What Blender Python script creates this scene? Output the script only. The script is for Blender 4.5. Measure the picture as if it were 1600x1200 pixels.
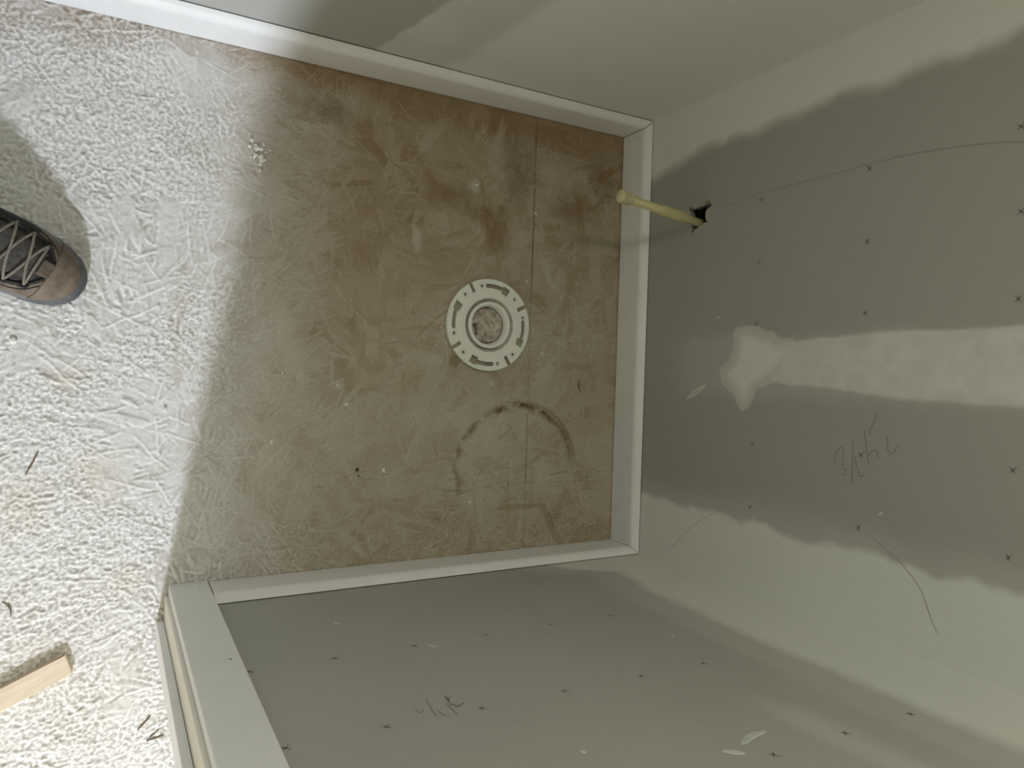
import bpy, bmesh, math, random
import numpy as np
from mathutils import Vector, Matrix

random.seed(4)
rng = np.random.default_rng(11)
for o in list(bpy.data.objects):
    bpy.data.objects.remove(o, do_unlink=True)
S = bpy.context.scene
COL = S.collection

# ------------------------------------------------------------------ camera
cd = bpy.data.cameras.new('camera')
cd.sensor_width = 36.0
cd.sensor_fit = 'HORIZONTAL'
cd.lens = 1123.867 / 1600 * 36.0
cd.clip_start = 0.02
cam = bpy.data.objects.new('camera', cd)
COL.objects.link(cam)
RX, RY, RZ = (0.87253, 0.031699, 0.487532), (0.020861, -0.9994, 0.027646), (0.488116, -0.013951, -0.872667)
m = Matrix(((RX[0], -RY[0], -RZ[0], -0.961722), (RX[1], -RY[1], -RZ[1], 0.354284),
            (RX[2], -RY[2], -RZ[2], 1.259387), (0, 0, 0, 1)))
cam.matrix_world = m
S.camera = cam

# ------------------------------------------------------------------ world, hall lamp, added fill light, exposure
world = bpy.data.worlds.new('world')
S.world = world
world.use_nodes = True
bg = world.node_tree.nodes['Background']
bg.inputs['Color'].default_value = (1.0, 0.92, 0.68, 1)
bg.inputs['Strength'].default_value = 1.35

def area(name, loc, target, size, power, color):
    l = bpy.data.lights.new(name, 'AREA')
    l.shape = 'DISK'
    l.size = size
    l.energy = power
    l.color = color
    o = bpy.data.objects.new(name, l)
    COL.objects.link(o)
    o.location = loc
    d = Vector(target) - Vector(loc)
    o.rotation_euler = d.to_track_quat('-Z', 'Y').to_euler()
    return o
LAMP = area('hall_lamp', (-1.44, -3.35, 2.36), (-1.2, 0.4, 0.2), 0.30, 242, (0.90, 0.96, 1.09))

area('fill_light', (-0.72, 0.872, 1.78), (-0.70, 0.0, 1.62), 0.80, 16.5, (1.0, 0.985, 0.80))  # added soft fill that lifts the shaded walls; no fixture hangs here

vs = S.view_settings
vs.view_transform = 'Standard'
vs.look = 'None'
vs.gamma = 1
vs.use_curve_mapping = False
vs.exposure = 0.0

# ------------------------------------------------------------------ helpers
WX, WR, WL, CEIL = 0.0159, -0.0159, 0.8903, 2.40     # wall planes (back, right, left) and ceiling
JX = -0.8785                                          # face of the near door jamb

def mesh_obj(name, verts, faces, mat=None, parent=None, smooth=False):
    me = bpy.data.meshes.new(name)
    me.from_pydata([tuple(map(float, v)) for v in verts], [], faces)
    me.update()
    if mat:
        for q in (mat if isinstance(mat, (list, tuple)) else [mat]):
            me.materials.append(q)
    if smooth:
        me.polygons.foreach_set('use_smooth', [True] * len(me.polygons))
    o = bpy.data.objects.new(name, me)
    COL.objects.link(o)
    if parent:
        o.parent = parent
    return o

def bm_obj(name, bm, mat=None, parent=None, smooth=False):
    me = bpy.data.meshes.new(name)
    bmesh.ops.recalc_face_normals(bm, faces=bm.faces)
    bm.to_mesh(me)
    bm.free()
    if mat:
        for q in (mat if isinstance(mat, (list, tuple)) else [mat]):
            me.materials.append(q)
    if smooth:
        me.polygons.foreach_set('use_smooth', [True] * len(me.polygons))
    o = bpy.data.objects.new(name, me)
    COL.objects.link(o)
    if parent:
        o.parent = parent
    return o

def box_bm(x0, x1, y0, y1, z0, z1, bevel=0.0, bm=None):
    b = bmesh.new()
    bmesh.ops.create_cube(b, size=1)
    for v in b.verts:
        v.co = Vector(((x0 + x1) / 2 + v.co.x * (x1 - x0), (y0 + y1) / 2 + v.co.y * (y1 - y0), (z0 + z1) / 2 + v.co.z * (z1 - z0)))
    if bevel:
        bmesh.ops.bevel(b, geom=list(b.edges), offset=bevel, segments=3, affect='EDGES', profile=0.5)
    if bm is None:
        return b
    me = bpy.data.meshes.new('tmp')
    b.to_mesh(me); b.free()
    bm.from_mesh(me)
    bpy.data.meshes.remove(me)
    return bm

def empty(name, loc=(0, 0, 0), rz=0.0):
    o = bpy.data.objects.new(name, None)
    o.empty_display_size = 0.05
    COL.objects.link(o)
    o.location = loc
    o.rotation_euler = (0, 0, rz)
    return o

def tag(o, label=None, cat=None, group=None, kind=None):
    if label: o['label'] = label
    if cat: o['category'] = cat
    if group: o['group'] = group
    if kind: o['kind'] = kind
    return o

def structure(o):
    o['kind'] = 'structure'
    return o

def new_mat(name):
    mt = bpy.data.materials.new(name)
    mt.use_nodes = True
    nt = mt.node_tree
    return mt, nt, nt.nodes['Principled BSDF']

def N(nt, kind, **kw):
    n = nt.nodes.new(kind)
    for k, v in kw.items():
        setattr(n, k, v)
    return n

def noise_node(nt, scale, detail=4, rough=0.55, vec=None):
    n = N(nt, 'ShaderNodeTexNoise')
    n.inputs['Scale'].default_value = scale
    n.inputs['Detail'].default_value = detail
    n.inputs['Roughness'].default_value = rough
    if vec is not None:
        nt.links.new(vec, n.inputs['Vector'])
    return n

def objco(nt, scale=None):
    t = N(nt, 'ShaderNodeTexCoord')
    if scale is None:
        return t.outputs['Object']
    mp = N(nt, 'ShaderNodeMapping')
    mp.inputs['Scale'].default_value = scale
    nt.links.new(t.outputs['Object'], mp.inputs['Vector'])
    return mp.outputs['Vector']

def ramp(nt, fac, stops):
    r = N(nt, 'ShaderNodeValToRGB')
    e = r.color_ramp.elements
    while len(e) < len(stops):
        e.new(0.5)
    for el, (p, c) in zip(e, stops):
        el.position = p
        el.color = (*c, 1) if len(c) == 3 else c
    nt.links.new(fac, r.inputs['Fac'])
    return r.outputs['Color']

def bump(nt, bsdf, height, strength, dist=0.001):
    b = N(nt, 'ShaderNodeBump')
    b.inputs['Strength'].default_value = strength
    b.inputs['Distance'].default_value = dist
    nt.links.new(height, b.inputs['Height'])
    nt.links.new(b.outputs['Normal'], bsdf.inputs['Normal'])

def simple_mat(name, c1, c2, scale=40, rough=0.5, bstr=0.0, stretch=None, bdist=0.0005, bscale=None, spec=0.3, lo=0.3, hi=0.7):
    mt, nt, b = new_mat(name)
    co = objco(nt, stretch)
    n = noise_node(nt, scale, 5, 0.6, co)
    nt.links.new(ramp(nt, n.outputs['Fac'], [(lo, c1), (hi, c2)]), b.inputs['Base Color'])
    b.inputs['Roughness'].default_value = rough
    b.inputs['Specular IOR Level'].default_value = spec
    if bstr:
        n2 = noise_node(nt, bscale or scale * 3, 4, 0.6, co)
        bump(nt, b, n2.outputs['Fac'], bstr, bdist)
    return mt

def attr_mat(name, rough=0.9, spec=0.15, nscale=500, vary=0.12, bstr=0.25, bdist=0.0006):
    """base colour from the mesh's own pigment attribute, with fine grain"""
    mt, nt, b = new_mat(name)
    a = N(nt, 'ShaderNodeAttribute')
    a.attribute_name = 'pigment'
    co = objco(nt)
    n = noise_node(nt, nscale, 4, 0.65, co)
    g = ramp(nt, n.outputs['Fac'], [(0.3, (1 - vary,) * 3), (0.7, (1 + vary * .0,) * 3)])
    mx = N(nt, 'ShaderNodeMix', data_type='RGBA', blend_type='MULTIPLY')
    mx.inputs[0].default_value = 1.0
    nt.links.new(a.outputs['Color'], mx.inputs[6])
    nt.links.new(g, mx.inputs[7])
    nt.links.new(mx.outputs[2], b.inputs['Base Color'])
    b.inputs['Roughness'].default_value = rough
    b.inputs['Specular IOR Level'].default_value = spec
    if bstr:
        bump(nt, b, n.outputs['Fac'], bstr, bdist)
    return mt

M_OSB = attr_mat('dusty_osb', 0.92, 0.1, 900, 0.16, 0.35, 0.0006)
M_WALL = attr_mat('drywall', 0.62, 0.25, 160, 0.05, 0.05, 0.0004)
M_TRIM = simple_mat('primed_trim', (.77, .775, .77), (.82, .82, .815), 14, 0.42, 0.06, None, 0.0003, 120, 0.35)
M_JAMB = simple_mat('jamb_primer', (.78, .745, .665), (.83, .80, .72), 14, 0.45, 0.05, None, 0.0003, 120, 0.35)
M_GAP = simple_mat('dark_gap', (.02, .018, .012), (.04, .035, .025), 60, 0.9)
M_PVC = simple_mat('white_pvc', (.80, .82, .77), (.86, .87, .82), 30, 0.38, 0.05, None, 0.0003, 200, 0.4)
M_PVCDARK = simple_mat('dark_pvc', (.42, .41, .34), (.66, .66, .60), 90, 0.6, 0.1, None, 0.0004, 300, 0.3)  # darker mottled PVC for the groove and countersinks
M_CPVC = simple_mat('cream_cpvc', (.53, .485, .26), (.61, .55, .315), 30, 0.33, 0.04, None, 0.0003, 200, 0.45)
M_CPVCCAP = simple_mat('cream_cpvc_cap', (.60, .54, .33), (.68, .61, .40), 30, 0.4, 0.04, None, 0.0003, 200, 0.4)
M_PENCIL = simple_mat('pencil', (.17, .17, .145), (.27, .27, .235), 300, 0.8)
M_PENCILF = simple_mat('faint_pencil', (.20, .20, .17), (.29, .29, .255), 300, 0.8)
M_HAIR = simple_mat('scratch', (.33, .335, .30), (.42, .425, .385), 200, 0.8)
M_MUD = simple_mat('joint_compound', (.50, .51, .47), (.60, .61, .57), 80, 0.8, 0.1, None, 0.0004, 300)
M_CRUMB = simple_mat('plaster_crumbs', (.72, .70, .64), (.86, .85, .80), 120, 0.9)
M_SPLINTER = simple_mat('dark_splinter', (.11, .085, .06), (.22, .17, .12), 90, 0.85)
M_CEIL = simple_mat('ceiling_paper', (.38, .385, .35), (.43, .435, .40), 10, 0.85)

# ------------------------------------------------------------------ rasters: value noise and OSB strands
def smooth_noise(shape, cells, seed):
    r = np.random.default_rng(seed)
    h, w = shape
    ch, cw = max(2, int(round(cells[0]))), max(2, int(round(cells[1])))
    g = r.random((ch + 2, cw + 2))
    y = np.linspace(0, ch, h, endpoint=False); x = np.linspace(0, cw, w, endpoint=False)
    yi = y.astype(int); xi = x.astype(int)
    fy = y - yi; fx = x - xi
    fy = (fy * fy * (3 - 2 * fy))[:, None]; fx = (fx * fx * (3 - 2 * fx))[None]
    a = g[yi][:, xi]; b = g[yi][:, xi + 1]; c = g[yi + 1][:, xi]; d = g[yi + 1][:, xi + 1]
    return (a * (1 - fx) + b * fx) * (1 - fy) + (c * (1 - fx) + d * fx) * fy

def fbm(shape, size, cell, octaves, seed, rough=0.5):
    out = np.zeros(shape); amp = 1; tot = 0
    for k in range(octaves):
        c = cell / 2 ** k
        out += amp * smooth_noise(shape, (size[0] / c, size[1] / c), seed + k * 17)
        tot += amp; amp *= rough
    return out / tot

def fbm_at(X, Y, cell, octaves, seed, rough=0.5):
    """fractal value noise at given coordinates (for uneven grids)"""
    out = np.zeros(X.shape); amp = 1.0; tot = 0.0
    for k in range(octaves):
        g = np.random.default_rng(seed + 17 * k).random((257, 257))
        u = X * 2 ** k / cell + 40; v = Y * 2 ** k / cell + 40
        i = np.floor(u).astype(int); j = np.floor(v).astype(int)
        fu = u - i; fv = v - j
        fu = fu * fu * (3 - 2 * fu); fv = fv * fv * (3 - 2 * fv)
        i %= 256; j %= 256
        out += amp * ((g[j, i] * (1 - fu) + g[j, i + 1] * fu) * (1 - fv) + (g[j + 1, i] * (1 - fu) + g[j + 1, i + 1] * fu) * fv)
        tot += amp; amp *= rough
    return out / tot

def blur(a, r):
    for ax in (0, 1):
        p = [(0, 0), (0, 0)]; p[ax] = (r + 1, r)
        c = np.cumsum(np.pad(a, p, mode='edge'), axis=ax)
        n = a.shape[ax]
        a = (np.take(c, range(2 * r + 1, 2 * r + 1 + n), axis=ax) - np.take(c, range(0, n), axis=ax)) / (2 * r + 1)
    return a

def sstep(a, b, x):
    t = np.clip((x - a) / (b - a), 0, 1)
    return t * t * (3 - 2 * t)

RES = 0.0014
FX0, FX1, FY0, FY1 = -1.20, 0.03, -0.36, 0.91
NX, NY = int((FX1 - FX0) / RES) + 1, int((FY1 - FY0) / RES) + 1
gx = FX0 + np.arange(NX) * RES
gy = FY0 + np.arange(NY) * RES
GX, GY = np.meshgrid(gx, gy)
shp = (NY, NX); size = (FY1 - FY0, FX1 - FX0)

H = np.zeros(shp)          # strand relief, metres
T = np.full(shp, 0.5)      # strand tone
def stamp(cx, cy, ang, L, Wd, h, tl, tw, tone, ragged=0.12):
    R = math.hypot(L, Wd) / 2 + 2 * RES
    i0, i1 = max(0, int((cx - R - FX0) / RES)), min(NX, int((cx + R - FX0) / RES) + 1)
    j0, j1 = max(0, int((cy - R - FY0) / RES)), min(NY, int((cy + R - FY0) / RES) + 1)
    if i1 <= i0 or j1 <= j0: return
    X = GX[j0:j1, i0:i1] - cx; Y = GY[j0:j1, i0:i1] - cy
    c, s = math.cos(ang), math.sin(ang)
    u = X * c + Y * s; v = -X * s + Y * c
    k1, k2 = random.uniform(150, 500), random.uniform(0, 6)
    wob = Wd * ragged * np.sin(u * k1 * .3 + k2)
    end = L * ragged * np.sin(v * k1 * 2 + k2)
    mk = (np.abs(v + wob) < Wd / 2) & (np.abs(u + end) < L / 2)
    val = h + tl * u / L + tw * v / Wd
    H[j0:j1, i0:i1][mk] = val[mk]
    T[j0:j1, i0:i1][mk] = tone
ANGF = fbm(shp, size, .22, 2, 301)
def local_angle(x, y):
    j = min(NY - 1, max(0, int((y - FY0) / RES))); i = min(NX - 1, max(0, int((x - FX0) / RES)))
    return 180 * (ANGF[j, i] - .5) * 2.2
FUZZ = fbm(shp, size, .09, 3, 311)
for k in range(3000):
    x, y = random.uniform(FX0, FX1), random.uniform(FY0, FY1)
    if random.random() < .6: an = local_angle(x, y) + random.gauss(20, 28)
    else: an = random.uniform(0, 180)
    an = math.radians(an)
    Ls = random.uniform(.035, .14); Ws = random.choice((.005, .009, .014, .022, .030)) * random.uniform(.7, 1.3)
    tone = min(1, max(0, random.gauss(.5, .24))); hh = random.gauss(0, .00032)
    tw = random.gauss(0, .0005)
    stamp(x, y, an, Ls, Ws, hh, random.gauss(0, .0005), tw, tone)
    for q in range(random.choice((0, 0, 1, 1, 2))):     # frayed long edges catch the dust
        sgn = random.choice((-1, 1)); f0 = random.uniform(-.3, .3)
        ex, ey = x - math.sin(an) * sgn * Ws / 2 + math.cos(an) * f0 * Ls, y + math.cos(an) * sgn * Ws / 2 + math.sin(an) * f0 * Ls
        stamp(ex, ey, an + random.gauss(0, .04), Ls * random.uniform(.3, .8), random.uniform(.0014, .0028), hh + random.uniform(.0002, .0008), 0, 0, random.uniform(.7, 1.0), .3)
for k in range(5200):      # thin slivers and torn fibres, thickest where boots have fluffed the face
    x, y = random.uniform(FX0, FX1), random.uniform(FY0, FY1)
    fz = FUZZ[min(NY - 1, max(0, int((y - FY0) / RES))), min(NX - 1, max(0, int((x - FX0) / RES)))]
    if fz < .5 and random.random() < .75: continue
    stamp(x, y, math.radians(local_angle(x, y) * .6 + random.gauss(8, 30) if random.random() < .7 else random.uniform(0, 180)),
          random.uniform(.005, .035), random.uniform(.0013, .0030), random.gauss(.0001, .0005), random.gauss(0, .0005), 0,
          min(1, max(0, random.gauss(.62, .25))), .25)
for k in range(9000):
    x, y = random.uniform(FX0, -.62), random.uniform(FY0, FY1)
    if FUZZ[min(NY - 1, max(0, int((y - FY0) / RES))), min(NX - 1, int((x - FX0) / RES))] < .47 + .12 * (random.random() - .5): continue
    stamp(x, y, math.radians(local_angle(x, y) * .5 + random.gauss(15, 38)), random.uniform(.004, .022), random.uniform(.0014, .0019),
          random.gauss(.0002, .0005), random.gauss(0, .0005), 0, min(1, max(0, random.gauss(.75, .2))), .4)
for k in range(620):       # long proud fibres
    x, y = random.uniform(FX0, -.60), random.uniform(FY0, FY1)
    an = math.radians(local_angle(x, y) + random.gauss(20, 30) if random.random() < .7 else random.uniform(0, 180))
    stamp(x, y, an, random.uniform(.02, .10), random.uniform(.0014, .0028), random.uniform(.0003, .0011), random.gauss(0, .0004), 0, .95, .35)
# a flat strand that reads as a smooth strip left of the lit patch's middle
stamp(-.886, .562, math.radians(88), .10, .030, .0001, .0002, 0, .62, .03)
stamp(-.956, .33, math.radians(92), .085, .017, .0001, .0002, 0, .55, .03)

n_big = fbm(shp, size, .30, 5, 3)
n_mid = fbm(shp, size, .07, 5, 9)
n_fine = fbm(shp, size, .012, 4, 21, .6)
n_tiny = fbm(shp, size, .0042, 2, 31, .8)
n_warp = fbm(shp, size, .10, 4, 57)
# how rough the face is: fluffed by traffic near the door, floated smooth with dust in the corner
rough_map = 0.26 + 1.25 * sstep(-.73, -.93, GX + .20 * (n_big - .5))
rough_map = np.maximum(rough_map, .62 * sstep(.12, .06, GY + .10 * (n_warp - .5)))
Hs = blur(H, 1)
relief = Hs * rough_map + (n_fine - .5) * .0016 * (rough_map - .30).clip(0) + (n_tiny - .5) * .0025 * (rough_map - .38).clip(0) * sstep(.46, .62, FUZZ + .25 * sstep(.2, -.1, GY))
high = relief - blur(relief, 3)
high = np.clip(high / .00035, -1.5, 1.5)

# pigment of the floor: tan wood under white dust and joint compound residue
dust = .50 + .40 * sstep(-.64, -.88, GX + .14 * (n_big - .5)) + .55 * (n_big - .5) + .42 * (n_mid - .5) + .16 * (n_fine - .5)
dust += .07 * sstep(.45, .2, GY) * (1 - 1.6 * sstep(.15, -.1, GY))  # less near the door, so the colour levels out the lamp's falloff
dust += .10 * sstep(-.75, -.95, GX)  # paler on the lit side, countering the lamp's falloff in colour
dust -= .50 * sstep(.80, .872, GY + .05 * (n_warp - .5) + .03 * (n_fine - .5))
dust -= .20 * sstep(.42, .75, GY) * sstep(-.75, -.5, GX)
dust += .22 * (T - .5) + .13 * (blur(T, 4) - .5)
dust += .10 * high
dust = np.clip(dust, .02, 1.03)
wood_a = np.array((.275, .190, .110)); wood_b = np.array((.36, .265, .175))
d_a = np.array((.56, .520, .440)); d_b = np.array((.70, .69, .67))
tt = T[..., None]
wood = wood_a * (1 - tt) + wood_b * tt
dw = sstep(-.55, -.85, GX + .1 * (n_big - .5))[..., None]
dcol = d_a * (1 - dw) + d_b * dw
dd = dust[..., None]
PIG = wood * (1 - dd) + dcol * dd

def blend(mask, col, inside=True):
    global PIG
    mk = np.clip(mask, 0, 1)[..., None]
    PIG = PIG * (1 - mk) + np.array(col) * mk
# rusty ring left by a bucket
rr = np.hypot(GX + .243, (GY - .158)); aa = np.degrees(np.arctan2(GY - .158, GX + .243))
rw = rr - .135 + .014 * (n_mid - .5) + .004 * (n_fine - .5)
band = np.exp(-(rw / (.0062 + .006 * (n_mid - .4))) ** 2) * sstep(.22, .60, n_fine + .12 * (n_mid - .5)) * 1.05
arcw = sstep(-8, 25, aa) * (1 - sstep(178, 215, np.where(aa < -90, aa + 360, aa)))
gap = np.maximum(.40 + .6 * sstep(.35, .6, fbm(shp, size, .035, 3, 71)), .95 * np.exp(-((aa - 88) / 34) ** 2))
strong = 1 + .7 * np.exp(-((aa - 95) / 22) ** 2) + .5 * np.exp(-((aa - 62) / 9) ** 2)
blend(band * arcw * gap * strong * .66, (.150, .098, .038))
rw2 = rr - .144
blend(np.exp(-(rw2 / .003) ** 2) * sstep(0, 20, aa) * (1 - sstep(60, 85, aa)) * .5 * gap, (.17, .115, .05))
leg = np.exp(-((GX + .374 - .006 * np.sin(GY * 60)) / .006) ** 2) * sstep(.085, .12, GY) * (1 - sstep(.16, .19, GY))
blend(leg * .45 * gap, (.20, .145, .07))
# damp brown spot beside the flange, reddish scuffs, pale patches of compound
def spot(x, y, rx, ry, col, k, soft=.5):
    d = np.hypot((GX - x) / rx, (GY - y) / ry) + .9 * (n_fine - .5) + .6 * (n_mid - .5)
    blend((1 - sstep(1 - soft, 1 + soft * .3, d)) * k, col)
spot(-.385, .376, .012, .014, (.20, .145, .06), .6)
for x, y, rx, ry in ((-.977, .183, .045, .05), (-1.073, .149, .04, .06), (-1.05, -.10, .05, .05), (-.93, .02, .03, .03), (-1.02, .33, .035, .02)):
    spot(x, y, rx, ry, (.66, .575, .48), .38, .9)
for x, y, rx, ry in ((-.255, .79, .06, .05), (-.26, .73, .04, .05), (-.64, .80, .05, .03), (-.40, .69, .06, .03), (-.06, .79, .04, .05), (-.34, .66, .04, .02), (-.30, .63, .03, .05), (-.13, .70, .05, .03)):
    spot(x, y, rx, ry, (.215, .140, .080), .55, .9)
for x, y, rx, ry in ((-.351, .716, .010, .016), (-.611, .3245, .012, .012), (-.59, .29, .010, .008), (-.47, .60, .015, .03), (-.33, .43, .02, .02)):
    spot(x, y, rx, ry, (.60, .57, .49), .55, .7)
spot(-1.009, .2177, .008, .007, (.80, .80, .78), .8, .2)
spot(-.24, .085, .065, .007, (.30, .215, .13), .5, .3)
# scratches running along the boards near the door side
for k in range(260):
    x, y = random.uniform(-.85, -.02), random.uniform(.0, .82)
    if random.random() < .45: x, y = random.uniform(-.4, -.05), random.gauss(.135, .02)
    a = math.radians(random.gauss(2, 8) if random.random() < .5 else random.uniform(0, 180))
    L = random.uniform(.008, .05)
    R = L / 2 + .004
    i0, i1 = max(0, int((x - R - FX0) / RES)), min(NX, int((x + R - FX0) / RES))
    j0, j1 = max(0, int((y - R - FY0) / RES)), min(NY, int((y + R - FY0) / RES))
    X = GX[j0:j1, i0:i1] - x; Y = GY[j0:j1, i0:i1] - y
    u = X * math.cos(a) + Y * math.sin(a); v = -X * math.sin(a) + Y * math.cos(a) + 6 * u * u * random.uniform(-1, 1)
    mk = np.exp(-(v / .0009) ** 2) * (np.abs(u) < L / 2)
    c = (.62, .58, .49) if random.random() < .62 else (.15, .105, .06)
    P = PIG[j0:j1, i0:i1]
    P[:] = P * (1 - .36 * mk[..., None]) + np.array(c) * .36 * mk[..., None]
PIG *= (1 + .11 * high)[..., None] * (1 + .10 * (n_tiny - .5))[..., None]
PIG = np.clip(PIG, .03, .84)

# drilled pin holes
for x, y, r in ((-.5704, .1723, .0032), (-.568, .162, .0018), (-.2135, .66, .0016), (-.3508, .722, .0016)):
    d = np.hypot(GX - x, GY - y)
    relief -= .006 * (1 - sstep(r * .6, r, d))
    blend(1 - sstep(r * .7, r * 1.1, d), (.04, .03, .02))

def sample(X, Y):
    i = ((X - FX0) / RES); j = ((Y - FY0) / RES)
    def refl(a, n):
        a = np.rint(a).astype(int)
        p = 2 * (n - 1)
        a = np.mod(a, p)
        return np.where(a >= n, p - a, a)
    return refl(j, NY), refl(i, NX)

def set_pigment(me, rgb):
    a = me.attributes.new('pigment', 'FLOAT_COLOR', 'POINT')
    buf = np.ones((len(me.vertices), 4), dtype=np.float32)
    buf[:, :3] = rgb
    a.data.foreach_set('color', buf.ravel())

def grid_mesh(name, xs, ys, zfun, mat, parent, keep=None, skirt=None):
    X, Y = np.meshgrid(xs, ys)
    Z, C = zfun(X, Y)
    nx, ny = len(xs), len(ys)
    co = np.stack([X, Y, Z], -1).reshape(-1, 3)
    idx = np.arange(nx * ny).reshape(ny, nx)
    q = np.stack([idx[:-1, :-1], idx[:-1, 1:], idx[1:, 1:], idx[1:, :-1]], -1).reshape(-1, 4)
    if keep is not None:
        cx = (X[:-1, :-1] + X[1:, 1:]).reshape(-1) / 2; cy = (Y[:-1, :-1] + Y[1:, 1:]).reshape(-1) / 2
        q = q[keep(cx, cy)]
    C = C.reshape(-1, 3)
    if skirt:                                   # sides of the board going down
        for line in (idx[0, :], idx[:, -1], idx[-1, ::-1], idx[::-1, 0]):
            low = co[line].copy(); low[:, 2] = skirt
            base = len(co)
            co = np.vstack([co, low]); C = np.vstack([C, C[line] * .12])
            n = len(line); k = np.arange(n - 1)
            q = np.vstack([q, np.stack([line[k], base + k, base + k + 1, line[k + 1]], -1)])
    me = bpy.data.meshes.new(name)
    me.vertices.add(len(co)); me.vertices.foreach_set('co', co.astype(np.float32).ravel())
    me.loops.add(q.size); me.loops.foreach_set('vertex_index', q.astype(np.int32).ravel())
    me.polygons.add(len(q)); me.polygons.foreach_set('loop_start', (np.arange(len(q)) * 4).astype(np.int32))
    me.update(calc_edges=True)
    me.validate()
    me.materials.append(mat)
    set_pigment(me, C)
    o = bpy.data.objects.new(name, me)
    COL.objects.link(o)
    o.parent = parent
    return o

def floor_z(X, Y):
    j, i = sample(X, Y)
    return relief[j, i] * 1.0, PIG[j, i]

# ------------------------------------------------------------------ floor
floor = structure(bm_obj('floor', box_bm(-3.0, 1.0, -3.8, 1.0, -.05, -.0185), M_GAP))
FLX, FLY = -.3176, .4482                      # centre of the closet flange
SEAM_A, SEAM_B = -.2200, -.2168
def axis_steps(a, b, f0, f1, fine, coarse):
    out = []
    if f0 > a: out += list(np.linspace(a, f0, max(2, int((f0 - a) / coarse)), endpoint=False))
    lo, hi = max(a, f0), min(b, f1)
    out += list(np.linspace(lo, hi, max(2, int((hi - lo) / fine))))
    if f1 < b: out += list(np.linspace(f1, b, max(2, int((b - f1) / coarse)))[1:])
    return np.array(out)
ysf = axis_steps(-1.53, .886, -.325, .882, RES, .012)
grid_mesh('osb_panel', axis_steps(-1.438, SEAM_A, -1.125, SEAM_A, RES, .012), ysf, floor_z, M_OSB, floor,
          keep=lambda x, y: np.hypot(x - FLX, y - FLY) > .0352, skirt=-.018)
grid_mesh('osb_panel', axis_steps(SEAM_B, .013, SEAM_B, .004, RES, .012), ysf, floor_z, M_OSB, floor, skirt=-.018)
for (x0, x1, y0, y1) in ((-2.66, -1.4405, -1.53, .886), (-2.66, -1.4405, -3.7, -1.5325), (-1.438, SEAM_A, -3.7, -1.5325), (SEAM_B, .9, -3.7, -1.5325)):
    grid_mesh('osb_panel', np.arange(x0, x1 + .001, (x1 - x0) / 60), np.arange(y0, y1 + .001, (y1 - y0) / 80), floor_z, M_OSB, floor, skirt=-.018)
# compound and dirt bridging the joint between two panels, with the stretches that stayed open
ys = np.arange(-.02, .886, .0014)
fn = np.random.default_rng(5).random(len(ys))
fn = np.convolve(fn, np.ones(5) / 5, 'same')
def openness(y):
    o = 0.0
    for a, b, w in ((.826, .8345, .9), (.8125, .823, .9), (.7585, .7665, .8), (.645, .731, 1.0), (.545, .645, .95), (.515, .545, .5),
                    (.248, .262, .55), (.222, .236, .5), (.205, .217, .5), (.128, .200, .62), (.096, .104, .6)):
        if a < y < b: o = max(o, w)
    return o
vv, ff, cc = [], [], []
for k, y in enumerate(ys):
    op = openness(y) * (.85 + .3 * fn[k])
    xr = SEAM_B + .0002 - .0034 * min(1, op) - (.0002 if op > .9 else 0)
    j, i = sample(np.array([SEAM_A - .002]), np.array([y]))
    c = PIG[j, i][0] * .92
    z = -.0003 + .0004 * (fn[k] - .5)
    vv += [(SEAM_A - .0002, y, z), (max(xr, SEAM_A - .0001), y, z - .0002), (max(xr, SEAM_A - .0001), y, -.016)]
    cc += [c, c, c * .3]
    if k:
        b = 3 * k
        ff += [(b - 3, b - 2, b + 1, b), (b - 2, b - 1, b + 2, b + 1)]
sf = mesh_obj('seam_filler', vv, ff, M_OSB, floor)
set_pigment(sf.data, np.array(cc))
tag(sf, kind='stuff')

# ------------------------------------------------------------------ walls
PAPER = np.array((.378, .378, .345)); MUDC = np.array((.740, .750, .705))
def wall_color(mask, X, Y, seed):
    n = fbm_at(X, Y, .25, 4, seed)
    c = PAPER * (1 - mask[..., None]) + MUDC * mask[..., None]
    return c * (1 + .07 * (n - .5))[..., None]

def wall_box(name, x0, x1, y0, y1, z0, z1, front):
    """carcass of a wall: five faces, the room face is its drywall sheet"""
    v = [(x0, y0, z0), (x1, y0, z0), (x1, y1, z0), (x0, y1, z0), (x0, y0, z1), (x1, y0, z1), (x1, y1, z1), (x0, y1, z1)]
    f = {'bottom': (3, 2, 1, 0), 'top': (4, 5, 6, 7), '-y': (0, 1, 5, 4), '+x': (1, 2, 6, 5), '+y': (2, 3, 7, 6), '-x': (3, 0, 4, 7)}
    return structure(mesh_obj(name, v, [q for k, q in f.items() if k not in front], M_CEIL))

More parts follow.
